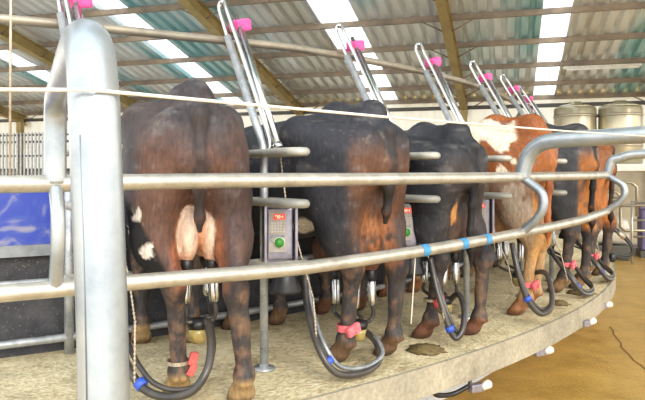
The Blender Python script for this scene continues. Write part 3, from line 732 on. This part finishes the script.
    for i in range(2, len(tl) - 1): dt = np.minimum(dt, sd_cone(P, tl[i][:3], tl[i + 1][:3], tl[i][3], tl[i + 1][3]))
    C = mixc(C, c['tailc'], stp(0.012 - dt, 0, 0.01))
    cleft = stp(0.045 - ay, 0, 0.03) * stp(-x, 0.0, 0.04) * stp(z, 0.86, 0.94) * stp(1.2 - z, 0, 0.1); C = mixc(C, c['tailc'], cleft * 0.7)
    # muzzle and eyes
    C = mixc(C, '#4a3a38', stp(x, 2.03, 2.07))
    for s in (1, -1): C = mixc(C, '#0c0a0a', stp(0.028 - np.linalg.norm(P - np.array((1.80, s * 0.108, 1.11 + c.get('head', 0)), np.float32), axis=1), 0, 0.005))
    C = C * (0.82 + 0.36 * n3)[:, None]
    return np.clip(C, 0, 1)

hm = bpy.data.materials.new('cow_coat'); hm.use_nodes = True
n = hm.node_tree.nodes; l = hm.node_tree.links; pb = n['Principled BSDF']; pb.inputs['Roughness'].default_value = 0.62; pb.inputs['Specular IOR Level'].default_value = 0.35
at = n.new('ShaderNodeAttribute'); at.attribute_name = 'coat'
co = n.new('ShaderNodeTexCoord'); mp = n.new('ShaderNodeMapping'); mp.inputs['Scale'].default_value = (70, 70, 22); l.new(co.outputs['Object'], mp.inputs[0])
nz = n.new('ShaderNodeTexNoise'); nz.inputs['Scale'].default_value = 1.0; nz.inputs['Detail'].default_value = 5; l.new(mp.outputs[0], nz.inputs['Vector'])
mr = n.new('ShaderNodeMapRange'); mr.inputs[1].default_value = 0.3; mr.inputs[2].default_value = 0.7; mr.inputs[3].default_value = 0.72; mr.inputs[4].default_value = 1.3; l.new(nz.outputs['Fac'], mr.inputs[0])
vm = n.new('ShaderNodeVectorMath'); vm.operation = 'SCALE'; l.new(at.outputs['Color'], vm.inputs[0]); l.new(mr.outputs[0], vm.inputs['Scale']); l.new(vm.outputs[0], pb.inputs['Base Color'])
bp = n.new('ShaderNodeBump'); bp.inputs['Strength'].default_value = 0.35; bp.inputs['Distance'].default_value = 0.006; l.new(nz.outputs['Fac'], bp.inputs['Height']); l.new(bp.outputs[0], pb.inputs['Normal'])

TAIL = [(0.0, 0, 1.335, .03), (-0.10, 0, 1.32, .034), (-0.175, 0, 1.22, .034), (-0.195, 0.0, 1.06, .032), (-0.185, 0.0, 0.92, .028), (-0.165, -0.005, 0.80, .022), (-0.155, -0.005, 0.74, .012)]
TAIL2 = [(0.0, 0, 1.335, .03), (-0.10, 0, 1.32, .034), (-0.175, 0, 1.22, .034), (-0.195, 0.01, 1.04, .030), (-0.185, 0.015, 0.86, .026), (-0.175, 0.02, 0.70, .022), (-0.18, 0.02, 0.58, .028), (-0.175, 0.02, 0.46, .01)]
D = dict(base='#2f2b2c', base2='#453831', rear='#6d4632', orange='#a8683c', shank='#3a3535', shank2='#8c6a4e', hoof='#8a6a48', udder='#d8bca5', tailc='#2a2422', tail=TAIL, head=-0.05,
         hind=[(0.04, 0.13), (-0.07, -0.13)], fore=[(1.02, 0.15), (0.94, -0.15)], ub=0.56, kind='black', seed=1, scale=1.0)
COWS = [
  dict(a=-55.5, yaw=-15, label='dark brown cow nearest the big post, seen square from behind with pale udder', base='#332d2f', base2='#473a36', rear='#624539', orange='#94593a', hind=[(0.05, 0.06), (-0.12, -0.20)], ub=0.60, kind='brown', seed=3, scale=1.0, hoof='#a98a5e', hosepath=[(0.205, 0.327, 0.417), (0.047, 0.299, 0.252), (-0.076, 0.253, 0.152), (-0.126, 0.202, 0.1), (-0.165, 0.123, 0.079), (-0.197, 0.031, 0.103), (-0.187, -0.031, 0.179), (-0.122, -0.058, 0.263), (-0.007, -0.061, 0.334)], dark=1, sy=0.95, uy=-0.03, tailc='#352b28', spots=[(0.245, 0.81, 0.026), (0.205, 0.665, 0.03), (0.235, 0.72, 0.012)], band=('left', 'red', 0.17), rk=0.9),
  dict(a=-49.6, label='black cow with brown thighs, second from the left, pink box strapped to her leg', base='#24252a', base2='#313035', rear='#5c3d2c', orange='#8f5a36', hind=[(0.06, 0.115), (-0.02, -0.165)], ub=0.47, kind='black', seed=12, rx=-0.03, rw=0.08, scale=0.985, udder='#54382a', belly=(0.25, 0.63, 0.14), band=('left', 'pink', 0.19), rk=1.0, hoof='#6e5138'),
  dict(a=-45.1, yaw=-3, label='black cow third from the left with tan flash on the thigh', base='#232428', base2='#313036', rear='#40332e', orange='#6b4a34', hind=[(0.08, 0.15), (-0.08, -0.15)], ub=0.53, kind='black', seed=21, rx=-0.03, rw=0.08, hosepath=[(-0.028, 0.222, 0.497), (-0.086, 0.232, 0.321), (-0.149, 0.222, 0.148), (-0.168, 0.201, 0.08), (-0.187, 0.18, 0.058), (-0.197, 0.139, 0.109), (-0.159, 0.076, 0.208), (-0.069, 0.012, 0.269)], scale=0.935, tail=TAIL2, tailc='#1a191c', flash=(0, 0.10, 0.80, 0.055), band=('left', 'red', 0.24), hoof='#6d4430', udder='#4a3a30', rk=0.7, ok=0.4),
  dict(a=-39.0, label='orange and white patched cow, fourth from the left', base='#7d4520', base2='#8f5428', rear='#a35a2c', orange='#c38a4c', hind=[(-0.03, 0.15), (0.02, -0.15)], ub=0.53, kind='pied', rx=0.02, rw=0.06, seed=35, hosepath=[(-0.125, 0.507, 0.537), (-0.17, 0.535, 0.383), (-0.213, 0.526, 0.233), (-0.242, 0.502, 0.157), (-0.289, 0.438, 0.089), (-0.321, 0.348, 0.124), (-0.285, 0.248, 0.229), (-0.189, 0.133, 0.313)], scale=1.02, shank='#a5794c', shank2='#c2955e', hoof='#8c5636', udder='#a07850', tailc='#9a5a30', tail=TAIL2, band=('left', 'pink', 0.22)),
  dict(a=-32.7, rr=9.57, rx=0.0, rw=0.05, yaw=-4, label='charcoal cow with orange rear edges, fifth from the left', base='#303134', base2='#3f3e40', rear='#9a5e2a', orange='#b5712f', hind=[(0.05, 0.15), (-0.03, -0.15)], ub=0.53, kind='black', seed=44, scale=1.02, tailc='#1c1918', tail=TAIL2, udder='#a88466', band=('left', 'pink', 0.24), rk=1.1),
  dict(a=-27.4, rr=9.62, yaw=-6, label='orange-brown cow at the end of the rail, just beyond the charcoal cow', base='#7a4824', base2='#8c5428', rear='#9a5c2a', orange='#b06a30', hind=[(0.04, 0.14), (-0.05, -0.14)], ub=0.53, kind='brown', seed=52, scale=1.0, tail=TAIL2, tailc='#2a1a12', udder='#a88466', band=('left', 'pink', 0.22)),
]
def band_obj(c, cow):
    side, col, z = c['band']; s = 1 if side == 'left' else -1; hx, hy = c['hind'][0 if s > 0 else 1]
    t = (z - 0.15) / 0.35; kx, ky = -0.095 + hx * 0.85, hy * 0.5 + s * 0.058
    x = hx - 0.045 + (kx - hx + 0.045) * max(t, 0); y = hy + (ky - hy) * max(t, 0)
    mb = MB(); hb = 0.008 if col == 'red' else 0.018; mb.tube([(x, y, z - hb), (x, y, z + hb)], 0.050, 20, caps=False)
    o = mb.build('leg_band', M['chain'] if col == 'red' else M['pinktag'], cow)
    if c['a'] < -54:
        mb = MB(); mb.box((x - 0.03, y - 0.06, z + 0.015), (0.03, 0.035, 0.055), Matrix.Rotation(0.3, 3, 'X'), 0.006); mb.box((x - 0.045, y - 0.052, z - 0.03), (0.012, 0.03, 0.05), Matrix.Rotation(0.5, 3, 'X'), 0.004)
    else:
        mb = MB(); mb.box((x - 0.062, y + 0.01, z), (0.026, 0.085, 0.05), Matrix.Rotation(-0.35, 3, 'X'), 0.008)
        mb.box((x - 0.078, y - 0.01, z - 0.005), (0.006, 0.03, 0.022), Matrix.Rotation(-0.35, 3, 'X'), 0.002)
    mb.build('band_tag', M['redtag'] if col == 'red' else M['pinktag'], o)
for i, cc in enumerate(COWS):
    c = dict(D); c.update(cc); COWS[i] = c
    h = 0.0145 if i < 3 else (0.018 if i < 5 else 0.024)
    V, Q = surface_nets((-0.32, -0.42, -0.03), (2.17, 0.42, 1.47), h, lambda P: cow_sdf(P, c))
    C = coat(V.astype(np.float32), c)
    V = V * c['scale']; V[:, 1] *= c.get('sy', 1.0)
    me = bpy.data.meshes.new('cow'); me.from_pydata(V.tolist(), [], Q.tolist()); me.polygons.foreach_set('use_smooth', [True] * len(me.polygons))
    at_ = me.attributes.new('coat', 'FLOAT_COLOR', 'POINT'); at_.data.foreach_set('color', np.concatenate([C, np.ones((len(C), 1))], 1).astype(np.float32).ravel())
    me.materials.append(hm); me.update()
    o = bpy.data.objects.new('cow', me); COL.objects.link(o); o.location = pol(c['a'], c.get('rr', 9.53), DECK + 0.001); o.rotation_euler = (0, 0, math.radians(c['a'] + 180 + c.get('yaw', 0)))
    tag(o, c['label'], 'cow', 'cows in the milking stalls')
    if c.get('band'): band_obj(c, o)

# ---------------------------------------------------------------- milking clusters (one under each cow)
CLL = ['milking cluster with amber bowl under the nearest dark brown cow', 'milking cluster under the second cow, hose looping on the deck edge', 'milking cluster under the black cow with the tan flash',
       'milking cluster with black hose loop by the orange and white cow', 'milking cluster under the charcoal cow, fifth from the left', 'milking cluster under the orange-brown cow at the end of the rail', 'milking cluster under the farthest reddish cow']
def make_cluster(c, label):
    s = c['scale']; ub = c['ub'] * s; cz = ub - 0.30; t = thing('milking_cluster', label, 'milking cluster', pol(c['a'], c.get('rr', 9.53), DECK), math.radians(c['a'] + 180 + c.get('yaw', 0)), 'milking clusters')
    X0 = 0.04; uy = c.get('uy', 0.0)
    mb = MB(); mb.lathe([(0.02, 0.045), (0.044, 0.04), (0.05, 0.02), (0.045, 0.0)], (X0, uy, cz)); mb.build('claw', M['rubber'], t)
    mb = MB(); mb.lathe([(0.044, 0.0), (0.048, -0.015), (0.044, -0.045), (0.026, -0.065), (0.0, -0.07)], (X0, uy, cz)); mb.build('bowl', M['yellowbowl'], t)
    for x in (0.0, 0.17):
        for q in (1, -1):
            tip = Vector((x * s, uy + q * 0.055 * s, ub - 0.0)); base = Vector((x * s * 0.9 + 0.0, uy + q * 0.062, ub - 0.175))
            ax = (base - tip).normalized()
            mb = MB(); mb.lathe([(0.021, 0.045), (0.0235, 0.05), (0.0235, 0.15), (0.02, 0.175), (0.012, 0.182)], tip, ax, 18); cup = mb.build('teat_cup', M['steel'], t)
            mb = MB(); mb.lathe([(0.022, -0.012), (0.029, -0.008), (0.029, 0.02), (0.024, 0.05)], tip, ax, 18); mb.build('liner', M['rubber'], cup)
            e = Vector((X0 + (0.03 if x > 0.1 else -0.03), uy + q * 0.03, cz + 0.035))
            mb = MB(); mb.tube([base + ax * 0.0, base + Vector((0, q * 0.008, -0.05)), e + Vector((0, q * 0.03, 0.005)), e], 0.0105, 8, smooth_path=5); mb.build('short_tube', M['hose'], t)
    H = (c['hosepath'] + [(X0, uy - .02, cz - .01)]) if c.get('hosepath') else [(.12, .30, .52), (.03, .36, .34), (-.13, .42, .17), (-.20, .37, .055), (-.225, .22, .032), (-.20, .09, .06), (-.12, .02, .11), (-.03, -.02, cz - .03), (X0, -.02, cz - .01)]
    mb = MB(); mb.tube(H, 0.0175, 12, smooth_path=7); mb.build('milk_hose', M['hose'], t)
    H2 = [(p[0] + 0.01, p[1] - 0.034 if 0 < k < 6 else p[1] - 0.012, p[2] + (0.022 if 1 < k < 7 else 0.0)) for k, p in enumerate(H)]
    mb = MB(); mb.tube(H2, 0.0115, 10, smooth_path=7); mb.build('pulse_hose', M['hose'] if c['a'] < -53 or c['a'] > -48 else M['silver_hose'], t)
    p, q = Vector(H[2]).lerp(Vector(H[3]), 0.55), Vector(H[3])
    d = (q - p).normalized()
    mb = MB(); mb.tube([p - d * 0.016, p + d * 0.016], 0.026, 12); mb.build('hose_clip', M['blueclip'], t)
    return t
for i, c in enumerate(COWS): make_cluster(c, CLL[i])

# hose set hanging off the far right of the platform edge
t = thing('hanging_hose', 'black hose loop swinging out past the right edge of the platform', 'hose')
B = pol(-25.5, 9.80, DECK)
def hp(px, py, z): return Vector(((px - 322.5) / 650 * z, z, CAMZ + (176 - py) / 650 * z))
mb = MB(); mb.tube([hp(604, 226, 6.5), hp(615, 231, 6.5), hp(626, 240, 6.5), hp(632, 249, 6.5), hp(629, 255, 6.5), hp(618, 255, 6.5), hp(611, 256, 6.5)], 0.013, 8, smooth_path=6); mb.build('outer_hose', M['rubber'], t)
mb = MB(); mb.tube([hp(606, 223, 6.55), hp(618, 230, 6.55), hp(628, 239, 6.55), hp(634, 250, 6.55), hp(628, 258, 6.55), hp(616, 258, 6.55)], 0.010, 8, smooth_path=6); mb.build('inner_hose', M['rubber'], t)
mb = MB(); mb.lathe([(0.02, -0.05), (0.035, -0.04), (0.035, 0.03), (0.015, 0.04)], hp(612, 257, 6.5)); mb.build('coupling', M['rubber'], t)
mb = MB(); mb.tube([hp(618, 232, 6.46), hp(624, 238, 6.46)], 0.024, 10); mb.build('sleeve', M['chain'], t)

mb = MB(); q = [(3.05, 6.9), (2.75, 5.9), (2.62, 5.1), (2.35, 4.4), (2.0, 3.9)]
pts = []
for k in range(len(q) - 1):
    for j in range(6): pts.append((q[k][0] + (q[k + 1][0] - q[k][0]) * j / 6 + 0.012 * math.sin(k * 7 + j * 2.1), q[k][1] + (q[k + 1][1] - q[k][1]) * j / 6))
mb.add([(x + d, y, 0.003) for x, y in pts for d in (-0.008, 0.008)], [(2 * k, 2 * k + 1, 2 * k + 3, 2 * k + 2) for k in range(len(pts) - 1)], False)
struct(mb.build('trim_61', mat('floor_joint', '#7a5c2a', 0.8)))
# little white valves with hoses under the platform edge
VL = ['small white valve and bracket under the platform edge, nearest the camera', 'small white valve under the platform edge, second from the camera', 'small white valve under the platform edge, third from the camera', 'small white valve under the platform edge, farthest round']
for i, (px, z, y) in enumerate(((482, 3.62, 386), (545, 4.22, 351), (590, 4.85, 322), (606, 5.45, 305))):
    p = hp(px, y, z); t = thing('edge_valve', VL[i], 'valve', p, random.uniform(0.3, 0.8), 'valves under the platform edge')
    top = DECK - 0.15 - p.z
    mb = MB(); mb.lathe([(0.016, -0.03), (0.024, 0.0), (0.024, 0.022), (0.014, 0.032)], (0.03, 0, 0), (1, 0, 0.3), 14); mb.build('cap', M['white'], t)
    mb = MB(); mb.box((-0.02, 0.02, -0.01), (0.10, 0.045, 0.045), None, 0.008); mb.build('body', M['panelside'], t)
    mb = MB(); mb.box((-0.06, 0.03, (top) / 2 - 0.0), (0.015, 0.02, top), None, 0.003); mb.build('bracket', M['darkpipe'], t)
    mb = MB(); mb.tube([(-0.07, 0.03, 0.0), (-0.16, 0.06, -0.04), (-0.28, 0.05, -0.02), (-0.33, 0.03, top)], 0.014, 8, smooth_path=5); mb.build('supply_hose', M['rubber'], t)

# dung pats on the deck
for i, (a, r, s) in enumerate(((-47.2, 9.62, 0.10), (-33.2, 9.68, 0.11), (-36.6, 9.66, 0.07))):
    mb = MB(); vs = []
    p = pol(a, r, DECK)
    mb.lathe([(s, 0.0), (s * 0.95, 0.012), (s * 0.6, 0.022), (s * 0.5, 0.03), (0.0, 0.034)], p, n=18)
    for k, v in enumerate(mb.v):
        f = 1 + 0.25 * math.sin(k * 2.3) ; mb.v[k] = (p.x + (v[0] - p.x) * f, p.y + (v[1] - p.y) * f, v[2])
    tag(mb.build('dung_pat', mat('dung_%d' % i, '#6b5a34', 0.7, 0, ('#57482a', '#7c6a40'), 30)), ['flat dung pat on the deck behind the black cow\'s hose loop', 'flat dung pat near the deck edge behind the charcoal cow', 'small dung pat on the deck behind the orange and white cow'][i], 'dung', 'dung pats on the deck')
